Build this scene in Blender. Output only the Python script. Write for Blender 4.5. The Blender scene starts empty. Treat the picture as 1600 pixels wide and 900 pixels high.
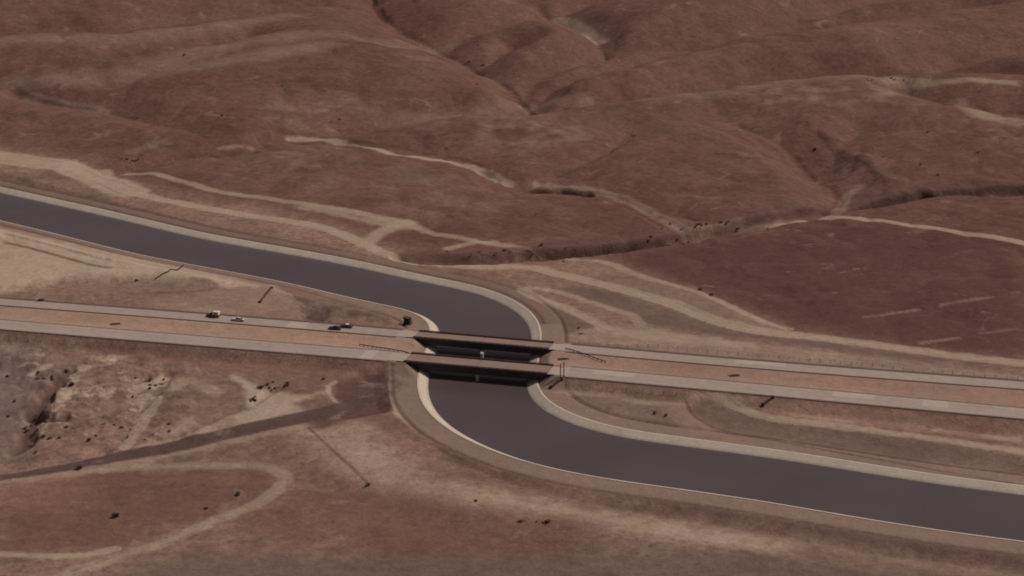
import bpy, bmesh, math, random
import numpy as np
from mathutils import Vector, Matrix

SC = bpy.context.scene
COL = SC.collection
random.seed(7)
RNG = np.random.default_rng(11)

# ------------------------------------------------------------------ camera, light, exposure
CAM_H, FPX, PITCH = 240.0, 3000.0, math.radians(17.0)      # aircraft about 240 m above the freeway
cam = bpy.data.cameras.new("camera")
cam.sensor_width = 36.0
cam.lens = 36.0 * FPX / 1600.0
cam.clip_start, cam.clip_end = 5.0, 60000.0
camo = bpy.data.objects.new("camera", cam)
COL.objects.link(camo)
camo.location = (0, 0, CAM_H)
camo.rotation_euler = (math.radians(90) - PITCH, 0, 0)
SC.camera = camo

SUN_AZ, SUN_EL = math.radians(70), math.radians(51)        # azimuth from +Y (view direction) towards +X
sund = Vector((math.sin(SUN_AZ) * math.cos(SUN_EL), math.cos(SUN_AZ) * math.cos(SUN_EL), math.sin(SUN_EL)))
sl = bpy.data.lights.new("sun", 'SUN')
sl.energy = 3.0
sl.angle = math.radians(0.53)
sl.color = (1.0, 0.92, 0.86)
so = bpy.data.objects.new("sun", sl)
COL.objects.link(so)
so.rotation_euler = sund.to_track_quat('Z', 'Y').to_euler()

W = bpy.data.worlds.new("World")
SC.world = W
W.use_nodes = True
wn = W.node_tree
wn.nodes.clear()
sky = wn.nodes.new('ShaderNodeTexSky')
sky.sky_type = 'NISHITA'
sky.sun_disc = False
sky.sun_elevation = SUN_EL
sky.sun_rotation = SUN_AZ
sky.dust_density = 4.0
sky.air_density = 1.0
tint = wn.nodes.new('ShaderNodeMix')
tint.data_type = 'RGBA'
tint.blend_type = 'MULTIPLY'
tint.inputs[0].default_value = 1.0
tint.inputs[7].default_value = (1.0, 0.74, 0.63, 1)        # the dusty, reddish cast of the old film
bg = wn.nodes.new('ShaderNodeBackground')
bg.inputs[1].default_value = 0.062
wo = wn.nodes.new('ShaderNodeOutputWorld')
wn.links.new(sky.outputs[0], tint.inputs[6])
wn.links.new(tint.outputs[2], bg.inputs[0])
wn.links.new(bg.outputs[0], wo.inputs[0])

SC.view_settings.view_transform = 'Standard'
SC.view_settings.look = 'None'
SC.view_settings.exposure = -0.36
SC.view_settings.gamma = 1.0
SC.cycles.filter_width = 1.8                               # the soft old film and lens

# ------------------------------------------------------------------ helpers
def at(pts, z):
    """photograph pixels (1600 x 900) -> ground points on the level z"""
    p = np.atleast_2d(np.array(pts, float))
    x = (p[:, 0] - 800) / FPX
    y = (450 - p[:, 1]) / FPX
    dy = math.cos(PITCH) + y * math.sin(PITCH)
    dz = -math.sin(PITCH) + y * math.cos(PITCH)
    t = (z - CAM_H) / dz
    return np.stack([x * t, dy * t], 1)

def smooth_line(p, n=8):
    p = np.array(p, float)
    if len(p) < 3:
        return p
    q = np.vstack([2 * p[0] - p[1], p, 2 * p[-1] - p[-2]])
    o = []
    for i in range(1, len(q) - 2):
        a, b, c, d = q[i - 1:i + 3]
        for t in np.linspace(0, 1, n, endpoint=False):
            o.append(.5 * (2 * b + (c - a) * t + (2 * a - 5 * b + 4 * c - d) * t * t + (3 * b - a - 3 * c + d) * t ** 3))
    o.append(p[-1])
    return np.array(o)

def resample(p, step):
    s = np.r_[0, np.cumsum(np.linalg.norm(np.diff(p, axis=0), axis=1))]
    n = max(2, int(round(s[-1] / step)) + 1)
    t = np.linspace(0, s[-1], n)
    return np.stack([np.interp(t, s, p[:, k]) for k in range(p.shape[1])], 1)

def gauss(p, sig):
    r = int(3 * sig)
    k = np.exp(-.5 * (np.arange(-r, r + 1) / sig) ** 2)
    k /= k.sum()
    out = np.empty_like(p)
    for c in range(p.shape[1]):
        a = np.concatenate([2 * p[0, c] - p[1:r + 1, c][::-1], p[:, c], 2 * p[-1, c] - p[-r - 1:-1, c][::-1]])
        out[:, c] = np.convolve(a, k, 'valid')
    return out

def extend(p, d0, d1):
    a = p[0] + (p[0] - p[3]) / np.linalg.norm(p[0] - p[3]) * d0
    b = p[-1] + (p[-1] - p[-4]) / np.linalg.norm(p[-1] - p[-4]) * d1
    return np.vstack([a, p, b])

def dist_line(x, y, line, cut=1e9, signed=False):
    """distance from points to a polyline (only exact below cut); signed: positive on its left"""
    x = x.ravel(); y = y.ravel()
    best = np.full(x.shape, cut, float)
    sg = np.ones(x.shape)
    n = len(line) - 1
    for i in range(n):
        a, b = line[i], line[i + 1]
        if cut < 1e8:
            m = np.nonzero((x > min(a[0], b[0]) - cut) & (x < max(a[0], b[0]) + cut) & (y > min(a[1], b[1]) - cut) & (y < max(a[1], b[1]) + cut))[0]
            if len(m) == 0:
                continue
            xx, yy = x[m], y[m]
        else:
            m = slice(None)
            xx, yy = x, y
        dx, dy = b[0] - a[0], b[1] - a[1]
        L = dx * dx + dy * dy + 1e-12
        t = ((xx - a[0]) * dx + (yy - a[1]) * dy) / L
        tc = np.clip(t, -1e9 if i == 0 and signed else 0, 1e9 if i == n - 1 and signed else 1)
        d = np.hypot(xx - a[0] - tc * dx, yy - a[1] - tc * dy)
        u = d < best[m]
        if signed:
            c = dx * (yy - a[1]) - dy * (xx - a[0])
            s = sg[m]; s[u] = np.where(c[u] >= 0, 1, -1); sg[m] = s
        v = best[m]; v[u] = d[u]; best[m] = v
    return best * sg if signed else best

def sstep(a, b, x):
    t = np.clip((x - a) / (b - a), 0, 1)
    return t * t * (3 - 2 * t)

def vnoise(x, y, seed=0):
    xi = np.floor(x).astype(np.int64); yi = np.floor(y).astype(np.int64)
    fx = x - xi; fy = y - yi
    u = fx * fx * fx * (fx * (fx * 6 - 15) + 10); v = fy * fy * fy * (fy * (fy * 6 - 15) + 10)
    def g(ix, iy, dx, dy):
        h = (ix * 374761393 + iy * 668265263 + seed * 974711) & 0x7fffffff
        h = ((h ^ (h >> 13)) * 1274126177) & 0x7fffffff
        a = (h & 0xffff) * (2 * math.pi / 65536)
        return np.cos(a) * dx + np.sin(a) * dy
    n0 = g(xi, yi, fx, fy) * (1 - u) + g(xi + 1, yi, fx - 1, fy) * u
    n1 = g(xi, yi + 1, fx, fy - 1) * (1 - u) + g(xi + 1, yi + 1, fx - 1, fy - 1) * u
    return (n0 * (1 - v) + n1 * v) * 1.5

def fbm(x, y, wl, octv=4, seed=0, gain=.5):
    o = 0; a = 1; t = 0
    for k in range(octv):
        o = o + a * vnoise(x / wl + 17.3 * k, y / wl - 9.1 * k, seed + k)
        t += a; a *= gain; wl *= .5
    return o / t

# ------------------------------------------------------------------ materials
def new_mat(name):
    m = bpy.data.materials.new(name)
    m.use_nodes = True
    nt = m.node_tree
    return m, nt, nt.nodes['Principled BSDF']

def noise_node(nt, scale, detail=4, rough=.55, coord=None, dist=0.0):
    n = nt.nodes.new('ShaderNodeTexNoise')
    n.inputs['Scale'].default_value = scale
    n.inputs['Detail'].default_value = detail
    n.inputs['Roughness'].default_value = rough
    n.inputs['Distortion'].default_value = dist
    if coord is None:
        coord = nt.nodes.new('ShaderNodeTexCoord').outputs['Object']
    nt.links.new(coord, n.inputs['Vector'])
    return n

def remap(nt, src, a, b, c, d):
    r = nt.nodes.new('ShaderNodeMapRange')
    for k, v in zip(('From Min', 'From Max', 'To Min', 'To Max'), (a, b, c, d)):
        r.inputs[k].default_value = v
    nt.links.new(src, r.inputs['Value'])
    return r.outputs[0]

def mulc(nt, col, fac):
    v = nt.nodes.new('ShaderNodeVectorMath')
    v.operation = 'SCALE'
    nt.links.new(col, v.inputs[0])
    nt.links.new(fac, v.inputs['Scale'])
    return v.outputs[0]

def mixc(nt, fac, a, b):
    m = nt.nodes.new('ShaderNodeMix')
    m.data_type = 'RGBA'
    if isinstance(fac, float): m.inputs[0].default_value = fac
    else: nt.links.new(fac, m.inputs[0])
    for s, v in ((6, a), (7, b)):
        if isinstance(v, tuple): m.inputs[s].default_value = v + (1,)
        else: nt.links.new(v, m.inputs[s])
    return m.outputs[2]

def bump(nt, bsdf, h, strength, distance):
    b = nt.nodes.new('ShaderNodeBump')
    b.inputs['Strength'].default_value = strength
    b.inputs['Distance'].default_value = distance
    nt.links.new(h, b.inputs['Height'])
    nt.links.new(b.outputs[0], bsdf.inputs['Normal'])

def ground_material():
    m, nt, p = new_mat("dry_earth")
    at_ = nt.nodes.new('ShaderNodeAttribute')
    at_.attribute_name = "soil"
    tc = nt.nodes.new('ShaderNodeTexCoord').outputs['Object']
    col = at_.outputs['Color']
    big = noise_node(nt, .022, 6, .62, tc)
    col = mulc(nt, col, remap(nt, big.outputs[0], .3, .7, .76, 1.22))
    mid = noise_node(nt, .13, 6, .65, tc, .4)
    col = mulc(nt, col, remap(nt, mid.outputs[0], .3, .7, .82, 1.2))
    md2 = noise_node(nt, .30, 4, .6, tc, .1)
    col = mulc(nt, col, remap(nt, md2.outputs[0], .32, .68, .80, 1.20))
    fin = noise_node(nt, .75, 4, .7, tc)
    col = mulc(nt, col, remap(nt, fin.outputs[0], .28, .72, .8, 1.2))
    # dark tufts of dead growth
    vo = nt.nodes.new('ShaderNodeTexVoronoi')
    vo.inputs['Scale'].default_value = .3
    nt.links.new(tc, vo.inputs['Vector'])
    tuft = nt.nodes.new('ShaderNodeMath'); tuft.operation = 'MULTIPLY'
    nt.links.new(remap(nt, vo.outputs['Distance'], .12, .3, 1, 0), tuft.inputs[0])
    nt.links.new(remap(nt, big.outputs[0], .5, .62, 0, .45), tuft.inputs[1])
    col = mixc(nt, tuft.outputs[0], col, (.06, .04, .033))
    col = mixc(nt, at_.outputs['Alpha'], at_.outputs['Color'], col)
    # bare pale clay showing through the dry grass
    fl = noise_node(nt, .045, 9, .74, tc, .8)
    col = mixc(nt, remap(nt, fl.outputs[0], .59, .65, 0, .55), col, (.27, .19, .15))

    nt.links.new(col, p.inputs['Base Color'])
    p.inputs['Roughness'].default_value = 1.0
    p.inputs['Specular IOR Level'].default_value = .1
    add = nt.nodes.new('ShaderNodeMath'); add.operation = 'MULTIPLY_ADD'
    nt.links.new(mid.outputs[0], add.inputs[0]); add.inputs[1].default_value = 2.0
    nt.links.new(fin.outputs[0], add.inputs[2])
    bump(nt, p, add.outputs[0], .55, .55)
    return m

def rough_material(name, c, var=.2, scale=.4, c2=None, rough=.9, stretch=None, bmp=.1):
    """weathered mineral surface: two noises in value, a stain colour, fine relief"""
    m, nt, p = new_mat(name)
    tc = nt.nodes.new('ShaderNodeTexCoord').outputs['Object']
    if stretch:
        mp = nt.nodes.new('ShaderNodeMapping')
        mp.inputs['Scale'].default_value = stretch
        nt.links.new(tc, mp.inputs[0]); tc = mp.outputs[0]
    a = noise_node(nt, scale, 5, .6, tc)
    b = noise_node(nt, scale * 7, 4, .6, tc)
    col = mixc(nt, remap(nt, a.outputs[0], .35, .7, 0, 1), c, c2 or tuple(v * .8 for v in c))
    col = mulc(nt, col, remap(nt, b.outputs[0], .3, .7, 1 - var, 1 + var))
    nt.links.new(col, p.inputs['Base Color'])
    p.inputs['Roughness'].default_value = rough
    p.inputs['Specular IOR Level'].default_value = .25
    bump(nt, p, b.outputs[0], .3, bmp)
    return m

def plain(name, c, rough=.5, metal=0.0, spec=.5, var=.12):
    m, nt, p = new_mat(name)
    n = noise_node(nt, 3.0, 3)
    rgb = nt.nodes.new('ShaderNodeRGB'); rgb.outputs[0].default_value = c + (1,)
    nt.links.new(mulc(nt, rgb.outputs[0], remap(nt, n.outputs[0], .3, .7, 1 - var, 1 + var)), p.inputs['Base Color'])
    p.inputs['Roughness'].default_value = rough
    p.inputs['Metallic'].default_value = metal
    p.inputs['Specular IOR Level'].default_value = spec
    return m

def water_material():
    m, nt, p = new_mat("canal_water")
    tc = nt.nodes.new('ShaderNodeTexCoord').outputs['Object']
    a = noise_node(nt, .02, 3, .5, tc)
    nt.links.new(mixc(nt, remap(nt, a.outputs[0], .35, .65, 0, 1), (.076, .062, .063), (.092, .073, .074)), p.inputs['Base Color'])
    p.inputs['Roughness'].default_value = .22
    p.inputs['IOR'].default_value = 1.33
    p.inputs['Specular IOR Level'].default_value = .3
    w1 = noise_node(nt, .9, 3, .6, tc)
    bump(nt, p, w1.outputs[0], .25, .12)
    return m

M = dict(
    ground=ground_material(),
    water=water_material(),
    lining=rough_material("canal_concrete", (.56, .50, .41), .1, .12, (.49, .43, .345)),
    lane=rough_material("lane_concrete", (.365, .305, .26), .08, .06, (.325, .268, .228)),
    lane_pale=rough_material("new_lane_concrete", (.43, .37, .32), .07, .2, (.39, .335, .285)),
    asphalt=rough_material("shoulder_asphalt", (.125, .098, .085), .12, .3, (.10, .078, .07)),
    paint=rough_material("road_paint", (.6, .56, .5), .1, .5),
    deck=rough_material("bridge_deck_concrete", (.275, .195, .155), .1, .12, (.24, .165, .132)),
    fascia=rough_material("shaded_bridge_concrete", (.095, .072, .068), .1, .3),  # concrete darkened below its own tone for the shade on the bridge sides
    pier=rough_material("pier_concrete", (.60, .56, .50), .06, .3),
    slab=rough_material("approach_concrete", (.40, .345, .29), .08, .3, (.36, .31, .26)),
    steel=plain("galvanised_rail", (.16, .115, .095), .6, .3),
    wood=rough_material("weathered_timber", (.12, .082, .065), .2, 2.0),
    pipe=rough_material("corrugated_pipe", (.075, .048, .042), .15, 1.0),
    grate=plain("iron_grate", (.05, .04, .037), .7, .5),
    leaf=rough_material("desert_leaf", (.125, .092, .068), .3, 1.5, (.085, .066, .05)),
    tyre=plain("tyre_rubber", (.02, .02, .02), .9),
    rim=plain("wheel_rim", (.35, .34, .33), .35, .8),
    glass=plain("car_glass", (.02, .022, .025), .08),
    chrome=plain("bumper_chrome", (.55, .54, .52), .2, 1.0),
    lamp=plain("headlight_glass", (.6, .6, .58), .15),
    tail=plain("tail_light_red", (.25, .02, .02), .25),
    p_red=plain("dark_red_paint", (.10, .018, .016), .35),
    p_white=plain("white_paint", (.72, .69, .64), .35),
    p_ivory=plain("pale_silver_paint", (.56, .51, .49), .35),
    p_dark=plain("dark_blue_paint", (.035, .033, .042), .3),
    p_maroon=plain("maroon_paint", (.07, .03, .035), .3),
)

def lining_detail():
    # waterline stain and run-off streaks on the canal lining
    m = M['lining']; nt = m.node_tree; p = nt.nodes['Principled BSDF']
    src = p.inputs['Base Color'].links[0].from_socket
    tc = nt.nodes.new('ShaderNodeTexCoord').outputs['Object']
    sp = nt.nodes.new('ShaderNodeSeparateXYZ'); nt.links.new(tc, sp.inputs[0])
    n = noise_node(nt, .25, 4, .6, tc)
    ad = nt.nodes.new('ShaderNodeMath'); ad.operation = 'MULTIPLY_ADD'
    nt.links.new(n.outputs[0], ad.inputs[0]); ad.inputs[1].default_value = -.5
    nt.links.new(sp.outputs[2], ad.inputs[2])
    nt.links.new(mixc(nt, remap(nt, ad.outputs[0], -5.15, -4.6, .6, 0), src, (.2, .17, .135)), p.inputs['Base Color'])
lining_detail()

# ------------------------------------------------------------------ object plumbing
def tag(o, label=None, cat=None, group=None, kind=None):
    if label: o['label'] = label
    if cat: o['category'] = cat
    if group: o['group'] = group
    if kind: o['kind'] = kind
    return o

def link(name, me, mat=None, parent=None):
    o = bpy.data.objects.new(name, me)
    COL.objects.link(o)
    if mat: me.materials.append(mat)
    if parent: o.parent = parent
    return o

def empty(name, loc, rz=0):
    o = bpy.data.objects.new(name, None)
    COL.objects.link(o)
    o.location = loc
    o.rotation_euler = (0, 0, rz)
    o.empty_display_size = .5
    return o

def np_mesh(name, v, quads, smooth=True):
    me = bpy.data.meshes.new(name)
    v = np.ascontiguousarray(v, dtype=np.float32); q = np.ascontiguousarray(quads, dtype=np.int32)
    me.vertices.add(len(v)); me.vertices.foreach_set('co', v.ravel())
    k = q.shape[1]
    me.loops.add(q.size); me.loops.foreach_set('vertex_index', q.ravel())
    me.polygons.add(len(q))
    me.polygons.foreach_set('loop_start', np.arange(0, q.size, k, dtype=np.int32))
    me.polygons.foreach_set('loop_total', np.full(len(q), k, dtype=np.int32))
    if not smooth:
        me.polygons.foreach_set('use_smooth', np.zeros(len(q), dtype=bool))
    me.update(calc_edges=True)
    return me

class MB:
    """collects shapes, then links them as one mesh object"""
    def __init__(s): s.bm = bmesh.new()
    def box(s, c, d, rz=0, rot=None, bevel=0):
        r = bmesh.ops.create_cube(s.bm, size=1)
        mtx = Matrix.Translation(c) @ (rot.to_4x4() if rot else Matrix.Rotation(rz, 4, 'Z')) @ Matrix.Diagonal((*d, 1))
        bmesh.ops.transform(s.bm, matrix=mtx, verts=r['verts'])
        if bevel:
            es = list({e for v in r['verts'] for e in v.link_edges})
            bmesh.ops.bevel(s.bm, geom=es, offset=bevel, segments=2, affect='EDGES', profile=.5)
        return s
    def bar(s, a, b, w, h=None):
        a = Vector(a); b = Vector(b); d = b - a
        q = d.to_track_quat('X', 'Z').to_matrix()
        return s.box((a + b) / 2, (d.length, w, h or w), rot=q)
    def cyl(s, a, b, r, n=12, r2=None):
        a = Vector(a); b = Vector(b); d = b - a
        res = bmesh.ops.create_cone(s.bm, cap_ends=True, segments=n, radius1=r, radius2=r if r2 is None else r2, depth=d.length)
        bmesh.ops.transform(s.bm, matrix=Matrix.Translation((a + b) / 2) @ d.to_track_quat('Z', 'Y').to_matrix().to_4x4(), verts=res['verts'])
        return s
    def prism(s, prof, y0, y1, top=1.0, bevel=0, zref=None):
        """profile in x,z pushed from y0 to y1; above zref the sides lean in to 'top' of the width"""
        def side(y):
            out = []
            for x, z in prof:
                f = 1.0 if zref is None or z <= zref else top
                out.append(s.bm.verts.new((x, y * f, z)))
            return out
        a, b = side(y0), side(y1)
        n = len(prof); fs = [s.bm.faces.new(a), s.bm.faces.new(b[::-1])]
        for i in range(n):
            fs.append(s.bm.faces.new((a[i], b[i], b[(i + 1) % n], a[(i + 1) % n])))
        bmesh.ops.recalc_face_normals(s.bm, faces=fs)
        if bevel:
            es = list({e for f in fs for e in f.edges})
            bmesh.ops.bevel(s.bm, geom=es, offset=bevel, segments=2, affect='EDGES', profile=.5)
        return s
    def face(s, pts):
        s.bm.faces.new([s.bm.verts.new(p) for p in pts]); return s
    def build(s, name, mat, parent=None, smooth=False):
        me = bpy.data.meshes.new(name)
        s.bm.to_mesh(me); s.bm.free()
        if not smooth: me.polygons.foreach_set('use_smooth', np.zeros(len(me.polygons), dtype=bool))
        return link(name, me, mat, parent)

def copy_tree(o, parent=None):
    c = o.copy(); COL.objects.link(c); c.parent = parent
    for ch in list(o.children): copy_tree(ch, c)
    return c

def ribbon(name, line, offs, zs, mat, parent=None, kind='structure', smooth=False):
    """sweep a cross-section (offsets to the left of the line, heights) along a line"""
    t = np.gradient(line, axis=0); t /= np.linalg.norm(t, axis=1)[:, None]
    nrm = np.stack([-t[:, 1], t[:, 0]], 1)
    k = len(offs); n = len(line)
    v = np.empty((n, k, 3))
    for j, (o, z) in enumerate(zip(offs, zs)):
        v[:, j, :2] = line + nrm * o
        v[:, j, 2] = z
    idx = np.arange(n * k).reshape(n, k)
    q = np.stack([idx[:-1, :-1], idx[1:, :-1], idx[1:, 1:], idx[:-1, 1:]], -1).reshape(-1, 4)
    me = np_mesh(name, v.reshape(-1, 3), q[:, ::-1], smooth)
    o = link(name, me, mat, parent)
    if kind and not parent: o['kind'] = kind
    return o

# ------------------------------------------------------------------ alignments (world metres)
ZW, ZB = -4.9, -3.2                      # water level, canal bank level; the freeway is 0
HW = 18.4                                # half width of the water
north_edge = at([(8, 303), (169, 339), (304, 371), (405, 389.5), (535, 413), (665, 442), (733, 454), (783, 472), (817, 492.5), (829, 511),
                 (831.6, 530), (826, 566), (820, 600), (834, 633), (868, 653), (908, 669), (969, 684), (1065, 697), (1229, 719), (1364, 741),
                 (1499, 761.5), (1594, 773)], ZW)
ne = resample(smooth_line(north_edge, 12), 3.0)
ne = resample(gauss(ne, 3.0), 3.0)
tt = np.gradient(ne, axis=0); tt /= np.linalg.norm(tt, axis=1)[:, None]
canal = ne + np.stack([tt[:, 1], -tt[:, 0]], 1) * HW
canal = resample(gauss(resample(canal, 3.0), 2.5), 3.0)
canal = resample(extend(canal, 260, 260), 3.0)
CAN = canal[::2]

near_c = resample(gauss(resample(smooth_line(at([(8, 507.3), (300, 531.5), (620, 557), (850, 577), (1060, 596.5), (1590, 645)], 0)), 6), 6), 6)
far_c = resample(gauss(resample(smooth_line(at([(8, 472), (248, 490.3), (620, 520.3), (865, 541), (1060, 560), (1590, 601.5)], 0)), 6), 6), 6)
near_c = resample(extend(near_c, 420, 420), 6)
far_c = resample(extend(far_c, 420, 420), 6)
NEAR_H, FAR_H = 5.35, 3.9                # half widths of the pale pavement
FAR_SH = 2.4                             # asphalt shoulder beyond the far lanes

# ------------------------------------------------------------------ the lie of the land
def zbase(x, y):
    z = -3.2 - 2.6 * sstep(640, 560, y + .25 * x) + 0 * x
    u = np.maximum(0, y - 880)
    return z + .034 * u * u / (u + 120)

def at_base(pts, dz=0):
    z = np.full(len(pts), -3.2)
    for _ in range(12):
        w = at(pts, z)
        z = zbase(w[:, 0], w[:, 1]) + dz
    return w

foot = resample(smooth_line(at_base([(-420, 178), (-200, 205), (8, 236), (120, 256), (200, 285), (330, 318), (450, 338), (560, 372), (640, 405), (720, 410), (840, 408), (960, 410),
                                     (1070, 448), (1230, 510), (1400, 540), (1600, 566), (1800, 590), (2000, 612)])), 12)
VAL = [  # pixels of the valley floor, spread w, floor rise
    ([(640, 405), (760, 404), (905, 392), (1000, 378), (1080, 367), (1180, 347), (1320, 324), (1420, 306), (1500, 300), (1620, 296), (1800, 285)], 55, 0),
    ([(1080, 368), (1030, 342), (960, 308), (900, 294), (810, 287), (750, 265), (690, 245), (600, 230), (520, 222), (470, 219)], 45, .5),
    ([(812, 284), (850, 273), (920, 247), (985, 212)], 40, 1.5),
    ([(170, 260), (250, 243), (330, 233), (400, 226), (530, 203), (600, 192), (700, 175), (825, 168)], 60, 1),
    ([(-300, 235), (-100, 262), (60, 270), (170, 260)], 60, 0),
    ([(825, 168), (828, 155), (800, 132), (740, 100), (690, 72), (650, 57), (610, 34), (585, 5), (570, -20)], 60, 2),
    ([(826, 166), (930, 158), (1010, 149), (1130, 134), (1250, 122), (1400, 116), (1490, 100), (1590, 80), (1750, 55)], 55, 2),
    ([(1390, 118), (1500, 122), (1600, 126), (1800, 135)], 35, 2),
    ([(822, 158), (880, 126), (950, 110), (1010, 96), (1080, 88)], 45, 2),
    ([(820, 140), (850, 112), (900, 94), (980, 81), (1070, 74), (1180, 60), (1300, 40), (1500, 18)], 55, 2.5),
    ([(690, 73), (780, 42), (900, 13), (980, 0), (1100, -12)], 50, 3),
    ([(745, 98), (780, 84), (800, 75)], 35, 2),
    ([(945, 82), (920, 56), (868, 30), (840, 12)], 45, 2.5),
    ([(1306, 300), (1310, 286), (1272, 250), (1215, 218), (1150, 194)], 42, 1.5),
    ([(1268, 250), (1310, 222), (1345, 205)], 32, 2.5),
    ([(-100, 122), (10, 139), (44, 155), (135, 172), (213, 184), (300, 205), (345, 230)], 50, 2),
    ([(-100, 72), (44, 58), (169, 54), (304, 36), (422, 22), (560, 10), (620, 0)], 60, 3),
    ([(100, 110), (190, 97), (300, 84), (400, 66)], 35, 7),
    ([(1590, 176), (1520, 172), (1470, 160), (1420, 150)], 30, 2.5),
    ([(-100, 20), (150, 8), (330, -12)], 60, 3),
    ([(1250, 30), (1400, -5), (1600, -30)], 60, 3),
]
VLINES = [(resample(smooth_line(at_base(p, f)), 14), w, f) for p, w, f in VAL]
def part_of(l, a, b):
    n = len(l)
    return l[int(a * n):max(int(b * n), int(a * n) + 2)]
ARROYO = [  # cut banks: pixels, half width at the floor, depth
    (VLINES[0][0], 6.5, 7.4), (part_of(VLINES[0][0], .60, .71), 8.0, 8.5), (part_of(VLINES[0][0], .25, .35), 6.0, 7.2), (part_of(VLINES[1][0], .32, .49), 2.2, 3.6), (part_of(VLINES[1][0], .53, .60), 1.2, 1.4), (VLINES[1][0], 3.5, 1.0), (VLINES[2][0], 1.5, 1.6), (VLINES[5][0], 1.5, 1.2),
    (part_of(VLINES[3][0], 0, .35), 2.5, 2.0), (VLINES[6][0], 1.2, .8), (VLINES[13][0], 1.2, .6), (part_of(VLINES[15][0], .25, .7), 1.6, 1.3), (VLINES[12][0], 1.5, 1.0),
    (VLINES[17][0], .8, .2)]

VCUT = [  # broad gullies between the hills: line, half width, depth
    (VLINES[13][0], 30, 9.0), (VLINES[14][0], 24, 7.01), (VLINES[2][0], 24, 5.0), (VLINES[3][0], 30, 8.0), (VLINES[5][0], 34, 8.5), (VLINES[6][0], 34, 10.0),
    (VLINES[7][0], 24, 3.5), (VLINES[8][0], 30, 7.0), (VLINES[9][0], 34, 7.5), (VLINES[10][0], 34, 7.0), (VLINES[11][0], 30, 6.0), (VLINES[12][0], 30, 4.0),
    (VLINES[15][0], 22, 3.0), (VLINES[16][0], 36, 6.5), (VLINES[17][0], 30, 3.0), (VLINES[18][0], 28, 4.5), (VLINES[19][0], 36, 6), (VLINES[20][0], 40, 7),
]
# small earthworks beside the canal and the roads: polygon pixels, height, edge softness
MOUNDS = [
    ([(-60, 345), (60, 372), (200, 400), (290, 420), (352, 441), (330, 447), (240, 440), (150, 439), (90, 441), (8, 456), (-60, 462)], 2.8, 5),
    ([(440, 452), (520, 470), (600, 490), (618, 503), (520, 489), (478, 486)], 2.0, 5),
    ([(1010, 420), (1070, 452), (1200, 508), (1150, 505), (1060, 470), (960, 435)], 1.5, 8),
    ([(530, 655), (600, 655), (700, 730), (900, 790), (1100, 830), (1400, 895), (1000, 850), (700, 790), (540, 730)], 2.0, 14),
    ([(620, 575), (634, 572), (630, 640), (640, 665), (612, 640), (606, 600)], 1.6, 4),
    ([(520, 598), (600, 575), (610, 640), (500, 662), (540, 640), (518, 615)], -1.8, 5),
    ([(8, 560), (70, 585), (50, 640), (30, 720), (-60, 720), (-60, 560)], -2.5, 8),
    ([(470, 487), (512, 489), (510, 502), (478, 501)], -2.2, 3),
    ([(1075, 640), (1160, 650), (1600, 720), (1600, 748), (1300, 702), (1120, 665)], -1.6, 6),
]
MPOLY = [(at(p, -3.2), h, s) for p, h, s in MOUNDS]
GULLIES = [  # eroded rills south of the freeway
    ([(106, 582), (92, 592), (90, 604), (72, 612), (70, 626), (50, 634), (52, 650), (38, 662), (42, 676), (26, 690)], 2.6, 2.2),
    ([(50, 640), (66, 645), (84, 652), (96, 650)], 2.4, 2.2), ([(120, 605), (200, 597), (230, 590)], .8, .7),
    ([(8, 706), (60, 710), (120, 709), (160, 700)], 1.5, 1.0), ([(215, 640), (235, 628), (250, 606), (262, 590)], 1.0, .8),
    ([(300, 668), (345, 650), (395, 632), (420, 617), (440, 606)], 1.2, 1.0),
    ([(1450, 672), (1520, 678), (1600, 686)], .8, .5), ([(150, 468), (205, 462), (260, 452)], 1.0, .6),
    ([(8, 378), (60, 390), (110, 404), (165, 418)], 1.4, .9),
]
GLINES = [(resample(smooth_line(at(p, -4.2)), 4), w, d) for p, w, d in GULLIES]

def poly_sd(x, y, poly, cut):
    """signed distance, negative inside, only near the polygon"""
    poly = np.asarray(poly)
    m = np.nonzero((x > poly[:, 0].min() - cut) & (x < poly[:, 0].max() + cut) & (y > poly[:, 1].min() - cut) & (y < poly[:, 1].max() + cut))[0]
    out = np.full(x.shape, 1e3)
    if len(m) == 0: return out
    xx, yy = x[m], y[m]
    d = np.full(len(m), 1e3); ins = np.zeros(len(m), bool)
    n = len(poly)
    for i in range(n):
        a, b = poly[i], poly[(i + 1) % n]
        dx, dy = b - a
        t = np.clip(((xx - a[0]) * dx + (yy - a[1]) * dy) / (dx * dx + dy * dy + 1e-9), 0, 1)
        d = np.minimum(d, np.hypot(xx - a[0] - t * dx, yy - a[1] - t * dy))
        c = ((a[1] > yy) != (b[1] > yy))
        with np.errstate(divide='ignore', invalid='ignore'):
            xi = (b[0] - a[0]) * (yy - a[1]) / (b[1] - a[1]) + a[0]
        ins ^= c & (xx < xi)
    out[m] = np.where(ins, -d, d)
    return out

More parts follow.
